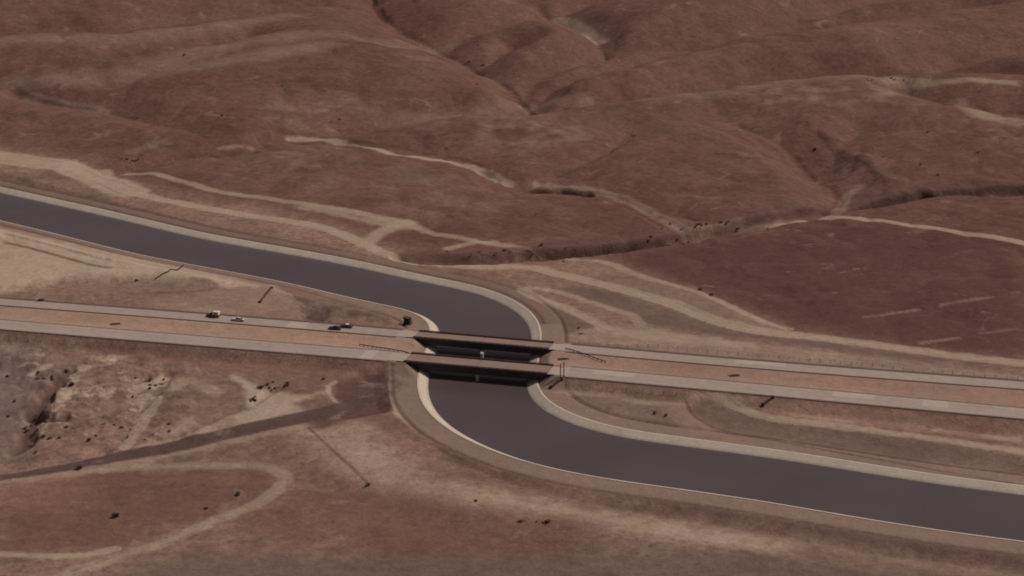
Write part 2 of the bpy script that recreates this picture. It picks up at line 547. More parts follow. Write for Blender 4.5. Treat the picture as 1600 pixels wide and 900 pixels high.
def hill_height(x, y):
    """height above zbase north of the foot line, with valleys cut between rounded hills"""
    out = np.zeros_like(x)
    fy = np.interp(x, foot[:, 0], foot[:, 1])
    m = np.nonzero(y > fy - 5)[0]
    if len(m) == 0: return out
    xx, yy = x[m], y[m]
    wx = xx + 9 * fbm(xx, yy, 90, 3, 5); wy = yy + 9 * fbm(xx, yy, 90, 3, 9)
    hmax = 5 + 17 * sstep(930, 1330, yy) + 20 * sstep(1400, 2200, yy)
    hmax = hmax * (1 + .35 * fbm(xx, yy, 260, 2, 31))
    df = dist_line(wx, wy, foot, 600)
    acc = np.exp(-np.minimum(60, (hmax * (1 - np.exp(-(df / 75) ** 1.15))) / 1.3))
    for ln, w, f in VLINES:
        d = dist_line(wx, wy, ln, 6 * w)
        g = np.where(d >= 6 * w - .01, 60, (f + hmax * 1.05 * (1 - np.exp(-(d / w) ** 1.1))) / 1.3)
        acc += np.exp(-np.minimum(60, g))
    h = -1.3 * np.log(acc)
    h = np.maximum(h, -.4)
    k = sstep(0, 60, yy - fy[m])
    h += k * (1.7 * fbm(xx, yy, 110, 4, 3) * sstep(0, 12, h + 3) + .35 * fbm(xx, yy, 16, 3, 4)
              - 1.5 * np.maximum(0, 1 - 5.0 * np.abs(fbm(wx, wy, 120, 3, 33))) - .7 * np.maximum(0, 1 - 4.5 * np.abs(fbm(wx, wy, 48, 2, 35))))
    out[m] = h * sstep(-5, 14, yy - fy[m])
    return out

def bench(x, y):
    """width of the flat bank beside the canal; narrow along the pale sand"""
    yn = np.interp(x, CAN[:, 0], CAN[:, 1])
    return 13.7 - 6.0 * sstep(-45, -95, x) * (y < yn)

def height(x, y):
    x = np.asarray(x, float); y = np.asarray(y, float)
    sh = x.shape; x = x.ravel(); y = y.ravel()
    z = zbase(x, y) + hill_height(x, y)
    for ln, w, dep in VCUT:
        d = dist_line(x, y, ln, 1.5 * w)
        m = np.nonzero(d < 1.49 * w)[0]
        if len(m):
            u = np.clip(1 - (d[m] + .16 * w * fbm(x[m], y[m], .9 * w, 3, 24)) / w, 0, 1)
            taper = np.clip(np.hypot(x[m] - ln[-1][0], y[m] - ln[-1][1]) / 70, 0, 1)
            z[m] -= (.68 if dep in (9.0, 7.01) else .36) * dep * taper * (1.25 * u - .25 * u ** 3) * sstep(0, .25, u)
    for ln, w, dep in ARROYO:
        d = dist_line(x, y, ln, 30)
        m = np.nonzero(d < 29)[0]
        if len(m):
            dd = d[m] + 2.4 * fbm(x[m], y[m], 22, 2, 21)
            dep_ = dep * (.8 + .9 * fbm(x[m], y[m], 60, 2, 22))
            z[m] -= dep_ * (1 - sstep(w - .4, w + 3.0, dd))
    z += .22 * fbm(x, y, 14, 3, 12) + .35 * fbm(x, y, 60, 2, 13) * sstep(640, 560, y)
    bad = sstep(20, -40, x + 100) * sstep(690, 660, y + .26 * x) * sstep(560, 590, y + .3 * x)
    z += bad * (2.6 * np.abs(fbm(x, y, 17, 4, 40)) - .6)
    for poly, h, s in MPOLY:
        sd = poly_sd(x, y, poly, s + 2)
        m = np.nonzero(sd < s + 1)[0]
        if len(m):
            z[m] += h * (1 - sstep(-s, s, sd[m] + 1.6 * fbm(x[m], y[m], 10, 3, 51)))
    for ln, w, dep in GLINES:
        d = dist_line(x, y, ln, 10)
        m = np.nonzero(d < 9.5)[0]
        if len(m): z[m] -= dep * (1 - sstep(w * .4, w + 2.0, d[m] + 2.2 * fbm(x[m], y[m], 9, 3, 60)))
    # canal benches: fill or cut the land to the bank level
    dc = dist_line(x, y, CAN, 150)
    e = np.maximum(0, dc - (HW + 14.5))
    m = np.nonzero(dc < 149)[0]
    z[m] = np.clip(z[m], ZB - .12 - .32 * e[m], ZB - .12 + .36 * e[m])
    ring = np.nonzero((dc > HW + 6.0) & (dc < HW + 16.0))[0]
    z[ring] -= .45 * np.exp(-((dc[ring] - HW - bench(x[ring], y[ring])) / .8) ** 2)
    # freeway platform between the outer edges of the two carriageways
    dn = dist_line(x, y, near_c, 130, True); df = dist_line(x, y, far_c, 130, True)
    out_ = np.maximum(-dn - (NEAR_H + 1.1), df - (FAR_H + FAR_SH + .9))
    m = np.nonzero((np.abs(dn) < 125) & (np.abs(df) < 125))[0]
    o = np.maximum(0, out_[m])
    med = np.clip(np.minimum(dn[m] - NEAR_H, -df[m] - FAR_H), 0, 8) / 8
    plat = -.16 - .75 * med * med * (3 - 2 * med)
    lo = plat - .5 * o; hi = plat + .42 * np.maximum(0, o - 1.0)
    z[m] = np.clip(z[m], lo, hi)
    # the cut for the canal goes through everything
    m = np.nonzero(dc < 149)[0]
    z[m] = np.minimum(z[m], ZB - .03 + .62 * np.maximum(0, dc[m] - (HW + 4.3)))
    t = HW + 3.85 - dc
    m = np.nonzero(t > 0)[0]
    z[m] = np.minimum(z[m], ZB - .03 - .75 * np.minimum(t[m], 9))
    return z.reshape(sh)

def drape(pts):
    """photograph pixels -> the points where those sight lines meet the land"""
    p = np.atleast_2d(np.array(pts, float))
    x = (p[:, 0] - 800) / FPX; y = (450 - p[:, 1]) / FPX
    d = np.stack([x, math.cos(PITCH) + y * math.sin(PITCH), -math.sin(PITCH) + y * math.cos(PITCH)], 1)
    t = np.full(len(p), 480.0); done = np.zeros(len(p), bool)
    for _ in range(330):
        w = d * t[:, None]
        h = height(w[:, 0], w[:, 1])
        gap = w[:, 2] + CAM_H - h
        done |= gap < .05
        if done.all(): break
        t = np.where(done, t, t + np.clip(gap * .9, .3, 40))
    w = d * t[:, None]; w[:, 2] += CAM_H
    w[:, 2] = height(w[:, 0], w[:, 1])
    return w

def drape_lists(lists):
    flat = [q for l in lists for q in l]
    w = drape(flat); out = []; i = 0
    for l in lists:
        out.append(w[i:i + len(l)]); i += len(l)
    return out

# ------------------------------------------------------------------ soils laid over the land (albedo)
PALE, SAND, TAN = (.385, .305, .23), (.425, .345, .255), (.27, .195, .15)
RED, DRK, ORG, OLV = (.172, .09, .068), (.115, .066, .060), (.24, .135, .095), (.150, .108, .088)
HILL, WASH = (.156, .085, .066), (.25, .175, .137)
GULL = (.13, .078, .066)
# (pixels, width m, softness m, colour, strength, breakup, object name)
LINES = [
    ([(-200, 222), (8, 247), (60, 254), (110, 263), (160, 283), (200, 299)], 22, 5, PALE, .95, .15, 'dirt_track'),
    ([(160, 283), (200, 299), (260, 313), (330, 327), (420, 341), (480, 350), (530, 364), (574, 384), (614, 404), (648, 413)], 7.5, 2, PALE, .95, .15, 'dirt_track'),
    ([(165, 267), (236, 271), (287, 284), (331, 297), (371, 304), (473, 318), (540, 328), (598, 340), (631, 347), (682, 366), (733, 374), (766, 381), (820, 389)], 5.5, 2.5, PALE, .85, .3, 'dirt_track'),
    ([(480, 322), (540, 333), (600, 347), (640, 353)], 11, 6, PALE, .7, .35, None),
    ([(574, 378), (600, 360), (635, 348)], 9, 5, PALE, .8, .3, None),
    ([(700, 388), (735, 380), (770, 378)], 5, 3, PALE, .7, .5, None),
    ([(648, 413), (733, 416), (827, 418), (868, 427), (952, 447), (1036, 470), (1070, 482), (1111, 499), (1178, 516), (1263, 526), (1347, 536), (1465, 552), (1590, 567), (1800, 590)], 8.0, 2, PALE, .95, .12, 'dirt_track'),
    ([(888, 405), (952, 411), (1003, 432), (1070, 450), (1111, 465), (1178, 496), (1229, 514)], 5, 2, PALE, .8, .25, 'dirt_track'),
    ([(827, 449), (868, 455), (935, 476), (986, 492), (1000, 506)], 4.5, 1.8, PALE, .7, .35, 'dirt_track'),
    ([(817, 452), (834, 465), (885, 482), (935, 506), (945, 514)], 5.5, 2, PALE, .8, .25, 'dirt_track'),
    ([(1205, 353), (1236, 347), (1290, 340), (1364, 344), (1465, 357), (1590, 377), (1780, 400)], 6.5, 1.8, PALE, .95, .12, 'dirt_track'),
    ([(640, 406), (760, 404), (905, 392), (1000, 379), (1080, 368), (1180, 348), (1320, 325), (1420, 308), (1500, 302), (1620, 298)], 13, 5, GULL, .75, .35, None),
    ([(1090, 372), (1150, 362), (1205, 353)], 7, 5, WASH, .6, .5, None),
    ([(1304, 336), (1316, 322), (1326, 306), (1345, 291)], 6, 3, WASH, .8, .3, None),
    ([(455, 218), (500, 219), (530, 224), (598, 236), (665, 248), (716, 258), (766, 277), (797, 290)], 6, 3, PALE, .85, .45, None),
    ([(840, 290), (875, 296), (915, 300), (949, 303), (989, 318), (1015, 332), (1050, 351), (1073, 369)], 7, 4, WASH, .9, .45, None),
    ([(1352, 495), (1390, 490), (1433, 484)], 2.2, 1.2, WASH, .8, .5, None),
    ([(1470, 477), (1530, 467), (1590, 457)], 2.2, 1.2, WASH, .7, .6, None),
    ([(1440, 536), (1497, 528)], 2.5, 1.4, WASH, .8, .5, None), ([(1530, 521), (1590, 514)], 2, 1.5, WASH, .5, .7, None),
    ([(44, 154), (90, 163), (135, 171), (165, 177)], 8, 3, WASH, .8, .4, None),
    ([(870, 30), (905, 45), (942, 66)], 10, 6, PALE, .6, .5, None),
    ([(205, 238), (235, 227), (262, 222)], 7, 5, WASH, .4, .6, None), ([(345, 232), (385, 229), (392, 232)], 4, 3, PALE, .5, .6, None),
    ([(640, 188), (760, 177), (830, 172), (1060, 149), (1250, 125), (1400, 121)], 16, 16, WASH, .5, .5, None),
    ([(8, 133), (130, 124), (250, 112), (400, 88), (500, 72)], 22, 18, WASH, .6, .35, None),
    ([(8, 62), (170, 58), (300, 43), (450, 24)], 22, 18, WASH, .55, .35, None), ([(250, 95), (400, 62), (520, 52)], 26, 20, WASH, .55, .35, None),
    ([(560, 62), (620, 70), (690, 76)], 18, 16, WASH, .5, .4, None), ([(1390, 126), (1470, 128), (1590, 130)], 9, 5, PALE, .6, .7, None),
    ([(1490, 166), (1530, 176), (1590, 190)], 14, 9, PALE, .6, .6, None),
    # south of the freeway
    ([(500, 662), (540, 640), (580, 622), (606, 600)], 12, 8, DRK, .8, .2, None),
    ([(236, 640), (246, 622), (225, 658), (196, 700)], 4.0, 1.5, PALE, .85, .3, 'dirt_track'),
    ([(-60, 862), (8, 866), (80, 869), (130, 868), (180, 858)], 3.5, 1.5, PALE, .9, .25, 'dirt_track'),
    ([(165, 735), (236, 729), (338, 728), (405, 728), (439, 738), (443, 755), (405, 785), (338, 812), (270, 843), (186, 870), (100, 900), (-20, 940)], 5.0, 2.4, PALE, .62, .42, 'dirt_track'),
    ([(-60, 757), (8, 750), (101, 741), (189, 726), (270, 708), (371, 687), (473, 665)], 5, 4, PALE, .5, .4, None),
    ([(513, 612), (514, 603), (524, 597)], 2.0, 1.0, PALE, .8, .2, None), ([(513, 612), (525, 628), (540, 634)], 1.6, 1.0, PALE, .6, .2, None),
    ([(482, 668), (520, 704), (575, 756)], 1.2, .8, DRK, .6, .4, None),
    ([(1134, 626), (1161, 640), (1202, 652), (1296, 664), (1398, 677), (1499, 691), (1594, 706), (1760, 727)], 5.0, 1.6, PALE, .95, .15, 'dirt_track'),
    ([(1067, 630), (1060, 645), (1082, 664), (1110, 680), (1150, 692)], 9, 4, TAN, .9, .2, None),
    ([(1072, 627), (1085, 650), (1115, 667), (1160, 680), (1300, 705), (1450, 732), (1590, 757)], 1.2, .7, DRK, .75, .3, None),
    ([(870, 612), (960, 620), (1000, 628), (1060, 632)], 4, 3, PALE, .5, .6, None), ([(1080, 622), (1110, 620), (1150, 626)], 4, 3, PALE, .7, .5, None),
    ([(1465, 672), (1520, 680), (1590, 688)], 4, 2.5, PALE, .75, .7, None), ([(1240, 648), (1330, 660)], 3, 2, PALE, .6, .6, None),
    ([(1240, 840), (1398, 876), (1600, 905)], 6, 6, TAN, .5, .4, None),
    ([(52, 584), (62, 577), (72, 571)], 4.5, 2, SAND, .95, .2, None), ([(222, 604), (240, 600), (258, 594)], 6, 3, PALE, .8, .5, None),
    ([(30, 574), (48, 566), (60, 570)], 1.5, 1, SAND, .8, .3, None), ([(275, 604), (300, 596), (332, 612)], 7, 4, PALE, .7, .6, None),
    ([(365, 588), (385, 600), (402, 614)], 4, 2.5, SAND, .8, .4, None), ([(300, 655), (280, 668), (262, 682)], 5, 4, PALE, .7, .6, None),
    ([(150, 650), (172, 640), (190, 628)], 5, 4, TAN, .8, .6, None), ([(205, 705), (235, 694), (290, 686)], 3, 2, PALE, .8, .5, None),
    # beside the canal on the left
    ([(8, 379), (60, 391), (110, 405), (150, 415), (172, 418)], 2.6, 1.5, DRK, .75, .2, None),
    ([(425, 447), (445, 462), (465, 479), (478, 487)], 4.5, 2, PALE, .75, .25, 'dirt_track'),
    ([(478, 487), (530, 487), (590, 480), (618, 492)], 4, 2, TAN, .6, .3, None),
    ([(300, 436), (340, 447), (300, 456), (200, 460)], 2.5, 2.0, DRK, .5, .4, None),
]
POLYS = [  # (pixels, softness m, colour, strength, breakup)
    ([(8, 700), (8, 515), (300, 540), (560, 566), (612, 570), (600, 590), (420, 600), (300, 570), (8, 540)], 8, (.21, .125, .097), .8, .3),
    ([(-80, 530), (60, 545), (110, 575), (90, 600), (50, 640), (30, 720), (-80, 740)], 12, (.19, .14, .125), .8, .5),
    ([(-80, 345), (8, 358), (60, 369), (200, 396), (285, 413), (350, 432), (420, 446), (400, 450), (330, 446), (240, 438), (150, 438), (95, 438), (50, 446), (8, 455), (-80, 460)], 4, SAND, .95, .18),
    ([(95, 440), (240, 440), (340, 448), (360, 456), (260, 468), (180, 466), (100, 450)], 5, (.235, .16, .125), .75, .3),
    ([(382, 596), (420, 612), (470, 618), (505, 612), (462, 633), (482, 648), (340, 680), (290, 685), (337, 660), (390, 640)], 3, SAND, .85, .35),
    ([(520, 600), (560, 589), (600, 575), (612, 600), (614, 640), (560, 653), (500, 661), (540, 640), (522, 620)], 2.5, DRK, .95, .08),  # basin: shade on the lower ground put into the soil colour
    ([(465, 645), (520, 650), (500, 662), (440, 664)], 3, DRK, .5, .3),
    ([(614, 574), (634, 570), (630, 640), (645, 668), (618, 648), (608, 610)], 2.5, PALE, .95, .15),
    ([(470, 672), (564, 657), (614, 707), (665, 748), (766, 764), (868, 787), (1070, 818), (1240, 848), (1240, 866), (1070, 850), (901, 812), (750, 795), (665, 780), (598, 768), (520, 735)], 7, (.36, .275, .208), .88, .15),
    ([(560, 655), (610, 650), (700, 715), (800, 745), (1000, 785), (1300, 850), (1600, 890), (1600, 860), (1300, 820), (1000, 765), (860, 740), (740, 715)], 5, (.15, .095, .078), .8, .25),
    ([(8, 760), (170, 738), (400, 735), (430, 745), (420, 765), (330, 808), (180, 856), (8, 862)], 4, RED, .85, .3),
    ([(20, 745), (130, 738), (150, 760), (90, 800), (8, 800), (8, 760)], 8, ORG, .55, .5),
    ([(450, 765), (600, 772), (800, 800), (920, 818), (900, 870), (700, 880), (430, 850), (380, 815)], 10, RED, .75, .45),
    ([(300, 860), (700, 870), (1100, 862), (1600, 905), (1700, 960), (0, 960), (120, 905)], 10, (.15, .112, .092), .85, .35),  # dark dry grass, deepened in part for the lens vignette
    ([(880, 522), (935, 508), (1010, 508), (1070, 520), (1180, 536), (1400, 562), (1620, 590), (1620, 600), (1200, 562), (1000, 541), (890, 532)], 3, (.30, .225, .175), .9, .2),
    ([(950, 512), (1070, 521), (1180, 537), (1180, 545), (1060, 536), (960, 524)], 3, PALE, .7, .3),
    ([(1003, 432), (1070, 452), (1200, 508), (1150, 506), (1060, 474), (950, 440)], 3, TAN, .85, .25),
    ([(885, 407), (960, 411), (1003, 432), (950, 440), (880, 424)], 4, (.27, .185, .14), .7, .3),
    ([(860, 450), (940, 452), (1060, 490), (1180, 520), (1400, 550), (1600, 575), (1400, 558), (1180, 532), (1010, 505), (930, 472)], 3, OLV, .8, .2),
    ([(835, 470), (880, 486), (930, 508), (900, 520), (862, 520)], 3, OLV, .8, .15),
    ([(1090, 622), (1160, 645), (1600, 712), (1600, 765), (1400, 735), (1180, 690), (1100, 665), (1080, 645)], 3, (.172, .125, .1), .9, .2),
    ([(880, 606), (1060, 628), (1050, 650), (1100, 685), (960, 668), (900, 640)], 3, (.20, .142, .113), .85, .25),
    ([(880, 592), (1060, 607), (1600, 652), (1600, 690), (1300, 660), (1160, 632), (1060, 622), (880, 602)], 3, (.28, .178, .137), .85, .3),
    ([(1250, 355), (1400, 350), (1600, 380), (1600, 566), (1400, 540), (1230, 512), (1000, 425), (950, 405), (1100, 380)], 12, (.102, .052, .044), .8, .2),
    ([(340, 455), (420, 447), (478, 490), (500, 506), (340, 490), (180, 478), (260, 470)], 5, (.30, .215, .165), .8, .3),
    ([(455, 460), (540, 472), (600, 486), (610, 500), (540, 492), (480, 482)], 3, OLV, .7, .2),
    ([(472, 488), (512, 489), (510, 501), (478, 501)], 2, DRK, .85, .15),  # roadside pit, its shade painted as dark ground
    ([(735, 185), (880, 185), (900, 215), (800, 230), (730, 215)], 25, PALE, .5, .9), ([(1180, 140), (1410, 140), (1420, 162), (1200, 170)], 20, PALE, .45, .92),
    ([(440, 160), (560, 150), (570, 185), (450, 195)], 20, PALE, .45, .92), ([(380, 245), (700, 262), (800, 320), (720, 350), (420, 290)], 20, WASH, .35, .85),
    ([(-60, 470), (120, 470), (300, 482), (300, 490), (100, 474), (-60, 464)], 3, (.25, .16, .125), .7, .3),
]

def soil_colour(x, y, tracks=None):
    """albedo of the ground and the id of the setting piece that owns it"""
    n = len(x)
    GR = {SAND: .35, PALE: .3, TAN: .4, OLV: .4}
    col = np.empty((n, 3)); grain = np.ones(n); own = np.zeros(n, np.int16)
    fy = np.interp(x, foot[:, 0], foot[:, 1])
    k = sstep(-10, 25, y - fy)[:, None]
    big = fbm(x, y, 170, 4, 70); mid = fbm(x, y, 34, 4, 71)
    south = np.array((.215, .138, .106)); north = np.array((.228, .152, .115))
    base = south + (north - south) * sstep(600, 720, y)[:, None]
    col[:] = base * (1 - k) + np.array(HILL) * k
    col *= (1 + .2 * big + .13 * mid)[:, None]
    col[:, 1:] *= (1 + .10 * fbm(x, y, 120, 3, 75))[:, None]
    own[y > fy] = 1
    grain -= .2 * k[:, 0]
    # mottled badlands: bare clay knobs and darker, weed-grown hollows
    bad = (sstep(10, -60, x + 105) * sstep(694, 676, y + .26 * x) * sstep(560, 590, y + .3 * x))
    q = fbm(x, y, 10, 5, 44, .72) + .35 * fbm(x, y, 40, 3, 45)
    m = np.nonzero(bad > .01)[0]
    for a, b, c in ((.12, .26, SAND), (-.12, -.32, GULL)):
        w = sstep(a, b, q[m]) * bad[m] * .9
        col[m] += (np.array(c) - col[m]) * w[:, None]
    brk = fbm(x, y, 22, 4, 80) * .5 + .5
    wob = fbm(x, y, 7, 3, 81)
    def lay(m, w, c, s, b):
        w = w * s
        if b: w = w * np.clip((brk[m] - b * .62) / .22 + .5, 0, 1) if b > .3 else w * (1 - b + b * np.clip(brk[m] * 1.6, 0, 1))
        col[m] += (np.array(c) - col[m]) * w[:, None]
        grain[m] += (GR.get(c, .55) - grain[m]) * w if isinstance(c, tuple) else 0
    for (pts, soft, c, s, b), w in zip(POLYS, PW):
        sd = poly_sd(x, y, w[:, :2], soft + 6)
        m = np.nonzero(sd < soft + 5)[0]
        if len(m): lay(m, 1 - sstep(-soft, soft, sd[m] + wob[m] * min(soft, 5)), c, s, b)
    # canal benches and the freeway's own ground
    dc = dist_line(x, y, CAN, 60)
    m = np.nonzero((dc < HW + 16))[0]
    bw = bench(x[m], y[m])
    lay(m, 1 - sstep(-1.2, .8, dc[m] - HW - bw + wob[m]), (.25, .182, .145), .92, 0)
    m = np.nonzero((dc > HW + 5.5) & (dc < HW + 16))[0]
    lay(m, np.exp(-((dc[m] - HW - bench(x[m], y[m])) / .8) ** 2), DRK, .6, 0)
    yn = np.interp(x, CAN[:, 0], CAN[:, 1])
    m = np.nonzero((dc > HW + 4) & (dc < HW + 18) & (y > yn) & (x < 20) & (y > 745))[0]
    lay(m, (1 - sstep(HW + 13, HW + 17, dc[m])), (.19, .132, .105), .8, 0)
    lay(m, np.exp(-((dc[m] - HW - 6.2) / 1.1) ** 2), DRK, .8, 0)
    m = np.nonzero(dc < HW + 16)[0]
    grain[m] += (.3 - grain[m]) * (1 - sstep(HW + 13, HW + 16, dc[m]))
    own[dc < HW + 13] = 2
    dn = dist_line(x, y, near_c, 60, True); df = dist_line(x, y, far_c, 60, True)
    m = np.nonzero((dn > -NEAR_H) & (dn < 59) & (df < FAR_H + 3) & (df > -59))[0]
    g = np.array((.365, .258, .185)) - np.array((.045, .042, .02)) * sstep(-60, 60, x[m])[:, None]
    st = 1 + .10 * fbm((x[m] + dn[m] * 0) / 9, dn[m], 3.0, 3, 90)
    wv = (sstep(HW + 4, HW + 12, dc[m]))[:, None]
    col[m] += (g * st[:, None] - col[m]) * wv
    own[m] = 3
    grain[m] = .4
    # dark bands: embankment shade painted below the near road, asphalt shoulder beyond the far
    for dd, e in ((-dn, NEAR_H + .9), (df, FAR_H + FAR_SH + .6)):
        m = np.nonzero(np.abs(dd - e) < 3)[0]
        lay(m, np.exp(-((dd[m] - e) / .9) ** 2), DRK, .7, 0)
    for i, ((pts, wd, soft, c, s, b, name), w) in enumerate(zip(LINES, LW)):
        cut = wd / 2 + soft + 4
        d = dist_line(x, y, w, cut)
        m = np.nonzero(d < cut - .01)[0]
        if not len(m): continue
        dd = d[m] + wob[m] * min(2.0, soft * .5)
        # wheel ruts on the tracks
        ww = 1 - sstep(wd / 2 - soft * .5, wd / 2 + soft * .5, dd)
        cc = c
        if name:
            ww = ww * (1 - .3 * np.exp(-((d[m] - wd * .24) / .55) ** 2))
        keep = (dc[m] > HW + 4)
        lay(m, ww * keep, cc, s, b)
        if name:
            own[m[(dd < wd / 2) & keep]] = 10 + i
    # weed-grown floors of the gullies in the badlands
    for (ln, w, dep) in GLINES[:2]:
        d = dist_line(x, y, ln, 12)
        m = np.nonzero(d < 11.9)[0]
        lay(m, 1 - sstep(w * .5, w + 1.5, d[m] + 1.5 * wob[m]), GULL, .85, 0)
    # the narrow paved road that leaves the basin to the south-west
    d = dist_line(x, y, PAVED, 14)
    m = np.nonzero(d < 13.9)[0]
    wd = 2.6 + 2.2 * sstep(-170, -110, x[m])
    ww = 1 - sstep(wd - .5, wd + .8, d[m] + .4 * wob[m])
    lay(m, ww, (.098, .066, .058), .95, 0)
    own[m[d[m] < wd]] = 4
    return np.concatenate([np.clip(col, .02, .7), grain[:, None]], 1), own

LWr = drape_lists([l[0] for l in LINES]); PW = drape_lists([p[0] for p in POLYS])
LW = [resample(smooth_line(w[:, :2]), 3) for w in LWr]
PAVED = resample(smooth_line(drape([(-80, 756), (8, 745), (101, 731), (125, 724), (189, 713), (270, 697), (371, 674), (473, 652), (530, 640), (560, 628)])[:, :2]), 4)

# ------------------------------------------------------------------ terrain sheets
NT, NR = 1180, 830
th = np.linspace(-math.radians(19.5), math.radians(19.5), NT)
tn = np.linspace(math.tan(math.radians(30.0)), math.tan(math.radians(6.6)), NR)
# closer rows where the cut banks are
grow = np.linspace(0, 1, 4000); tf = tn[0] + (tn[-1] - tn[0]) * grow
wt = np.cumsum(np.where((tf < .285) & (tf > .2), 2.1, 1.0)); wt = (wt - wt[0]) / (wt[-1] - wt[0])
tn = np.interp(np.linspace(0, 1, NR), wt, tf)
rr = 245.0 / tn
R_, T_ = np.meshgrid(rr, th, indexing='ij')
X = (R_ * np.sin(T_)).ravel(); Y = (R_ * np.cos(T_)).ravel()
Z = height(X, Y)
COLR, OWN = soil_colour(X, Y)
idx = np.arange(NT * NR).reshape(NR, NT)
Q = np.stack([idx[:-1, :-1], idx[:-1, 1:], idx[1:, 1:], idx[1:, :-1]], -1).reshape(-1, 4)
fo = OWN[Q].max(1)
V = np.stack([X, Y, Z], 1)

def soil_attr(me, c):
    if c.shape[1] == 3:
        c = np.concatenate([c, np.full((len(c), 1), .6)], 1)
    a = me.color_attributes.new("soil", 'FLOAT_COLOR', 'POINT')
    a.data.foreach_set('color', c.astype(np.float32).ravel())

NAMES = {0: 'dry_ground', 1: 'hills', 2: 'canal_bank', 3: 'freeway_median', 4: 'paved_side_road'}
for k in np.unique(fo):
    f = Q[fo == k]
    if len(f) < 30:
        continue
    u, inv = np.unique(f, return_inverse=True)
    nm = NAMES.get(int(k), 'dirt_track')
    me = np_mesh(nm, V[u], inv.reshape(-1, 4)[:, ::-1])
    soil_attr(me, COLR[u])
    link(nm, me, M['ground'])['kind'] = 'structure'
small = [k for k in np.unique(fo) if (fo == k).sum() < 30]

# coarse land all round, out to the horizon
tr = np.r_[np.linspace(-19.3, 19.3, 40), np.linspace(20.5, 339.5, 160)]
rc = np.r_[40, 120, 220, 320, 400, 455, np.geomspace(520, 2080, 26), np.geomspace(2300, 42000, 26)]
Rc, Tc = np.meshgrid(rc, np.radians(tr), indexing='ij')
xc, yc = (Rc * np.sin(Tc)).ravel(), (Rc * np.cos(Tc)).ravel()
ang = np.abs(((Tc.ravel() + math.pi) % (2 * math.pi)) - math.pi)
zc = zbase(np.zeros_like(xc), np.minimum(np.maximum(yc, 0), 2400)) + 12 * fbm(xc, yc, 420, 4, 3) * sstep(300, 1400, Rc.ravel()) + 60 * sstep(2500, 6000, Rc.ravel()) * np.abs(fbm(xc, yc, 2600, 4, 8))
edge = (ang < math.radians(21.5)) & (Rc.ravel() > 330) & (Rc.ravel() < 2400)
zc[edge] = height(xc[edge], yc[edge]) - .25
inside = ((ang < math.radians(19.2)) & (Rc.ravel() > 460) & (Rc.ravel() < 2060)).reshape(Rc.shape)
ic = np.arange(xc.size).reshape(Rc.shape)
wrap = np.concatenate([ic, ic[:, :1]], 1)
qc = np.stack([wrap[:-1, :-1], wrap[:-1, 1:], wrap[1:, 1:], wrap[1:, :-1]], -1).reshape(-1, 4)
qc = qc[~inside.ravel()[qc].all(1)]
me = np_mesh('far_ground', np.stack([xc, yc, zc], 1), qc[:, ::-1])
cc = (np.array((.15, .112, .092)) + (np.array(HILL) - np.array((.15, .112, .092))) * sstep(520, 900, yc)[:, None]) * (1 + .2 * fbm(xc, yc, 500, 3, 70))[:, None]
soil_attr(me, np.clip(cc, .03, .5))
link('far_ground', me, M['ground'])['kind'] = 'structure'

# ------------------------------------------------------------------ canal
ribbon('canal_water', canal, [-HW - 1, -HW / 2, 0, HW / 2, HW + 1], [ZW] * 5, M['water'])
for s, nm in ((1, 'canal_lining'), (-1, 'canal_lining')):
    offs = [s * (HW - 5.6), s * HW, s * (HW + 3.3), s * (HW + 3.45), s * (HW + 4.15), s * (HW + 4.2)]
    zs = [ZW - 2.8, ZW, ZB - .07, ZB + .03, ZB + .03, ZB - .4]
    o = ribbon(nm, canal, offs if s > 0 else offs[::-1], zs if s > 0 else zs[::-1], M['lining'])

# ------------------------------------------------------------------ freeway
def cross_dist(line):
    return dist_line(line[:, 0], line[:, 1], CAN)

def split_at_bridge(line):
    """the carriageway's line in 1 m steps and the stretch where the canal cut lies below it"""
    L = resample(line, 1.0)
    d = cross_dist(L)
    w = np.nonzero(d < HW + 9.3)[0]
    return L, w[0], w[-1]

Ln, n0, n1 = split_at_bridge(near_c)
Lf, f0, f1 = split_at_bridge(far_c)

def carriageway(L, a, b, half, left_sh, right_sh):
    SL = 7                                            # approach slab length
    for seg in (L[:a - SL + 1], L[b + SL:]):
        ribbon('carriageway', seg, [half, half, -half, -half], [-.35, 0, 0, -.35], M['lane'])
        for s, w in ((1, left_sh), (-1, right_sh)):
            if w:
                o = [s * (half + .01), s * (half + w), s * (half + w + .02)]
                z = [-.012, -.05, -.4]
                ribbon('road_shoulder', seg, o if s > 0 else o[::-1], z if s > 0 else z[::-1], M['asphalt'])
carriageway(Lf, f0, f1, FAR_H, FAR_SH, 1.0)
carriageway(Ln, n0, n1, NEAR_H, .9, 1.0)

# newer pale patches of pavement
def patch(L, i0, i1, o0, o1, skew=0):
    seg = L[i0:i1]
    ribbon('pavement_patch', seg, [o0, o0, o1, o1], [-.05, .006, .006, -.05], M['lane_pale'])
for px_, py_, ln, line, o0, o1 in ((570, 552, 6, Ln, 4.9, -4.9), (925, 583, 17, Ln, 4.9, .2), (1300, 617, 16, Ln, 4.9, 0), (1440, 631, 10, Ln, 4.9, -2),
                                   (450, 506, 9, Lf, 3.7, -3.7), (1150, 566, 20, Lf, 3.7, 0)):
    w = at([(px_, py_)], 0)[0]
    i = int(np.argmin(np.hypot(*(line - w).T)))
    patch(line, i, i + ln, o0, o1)

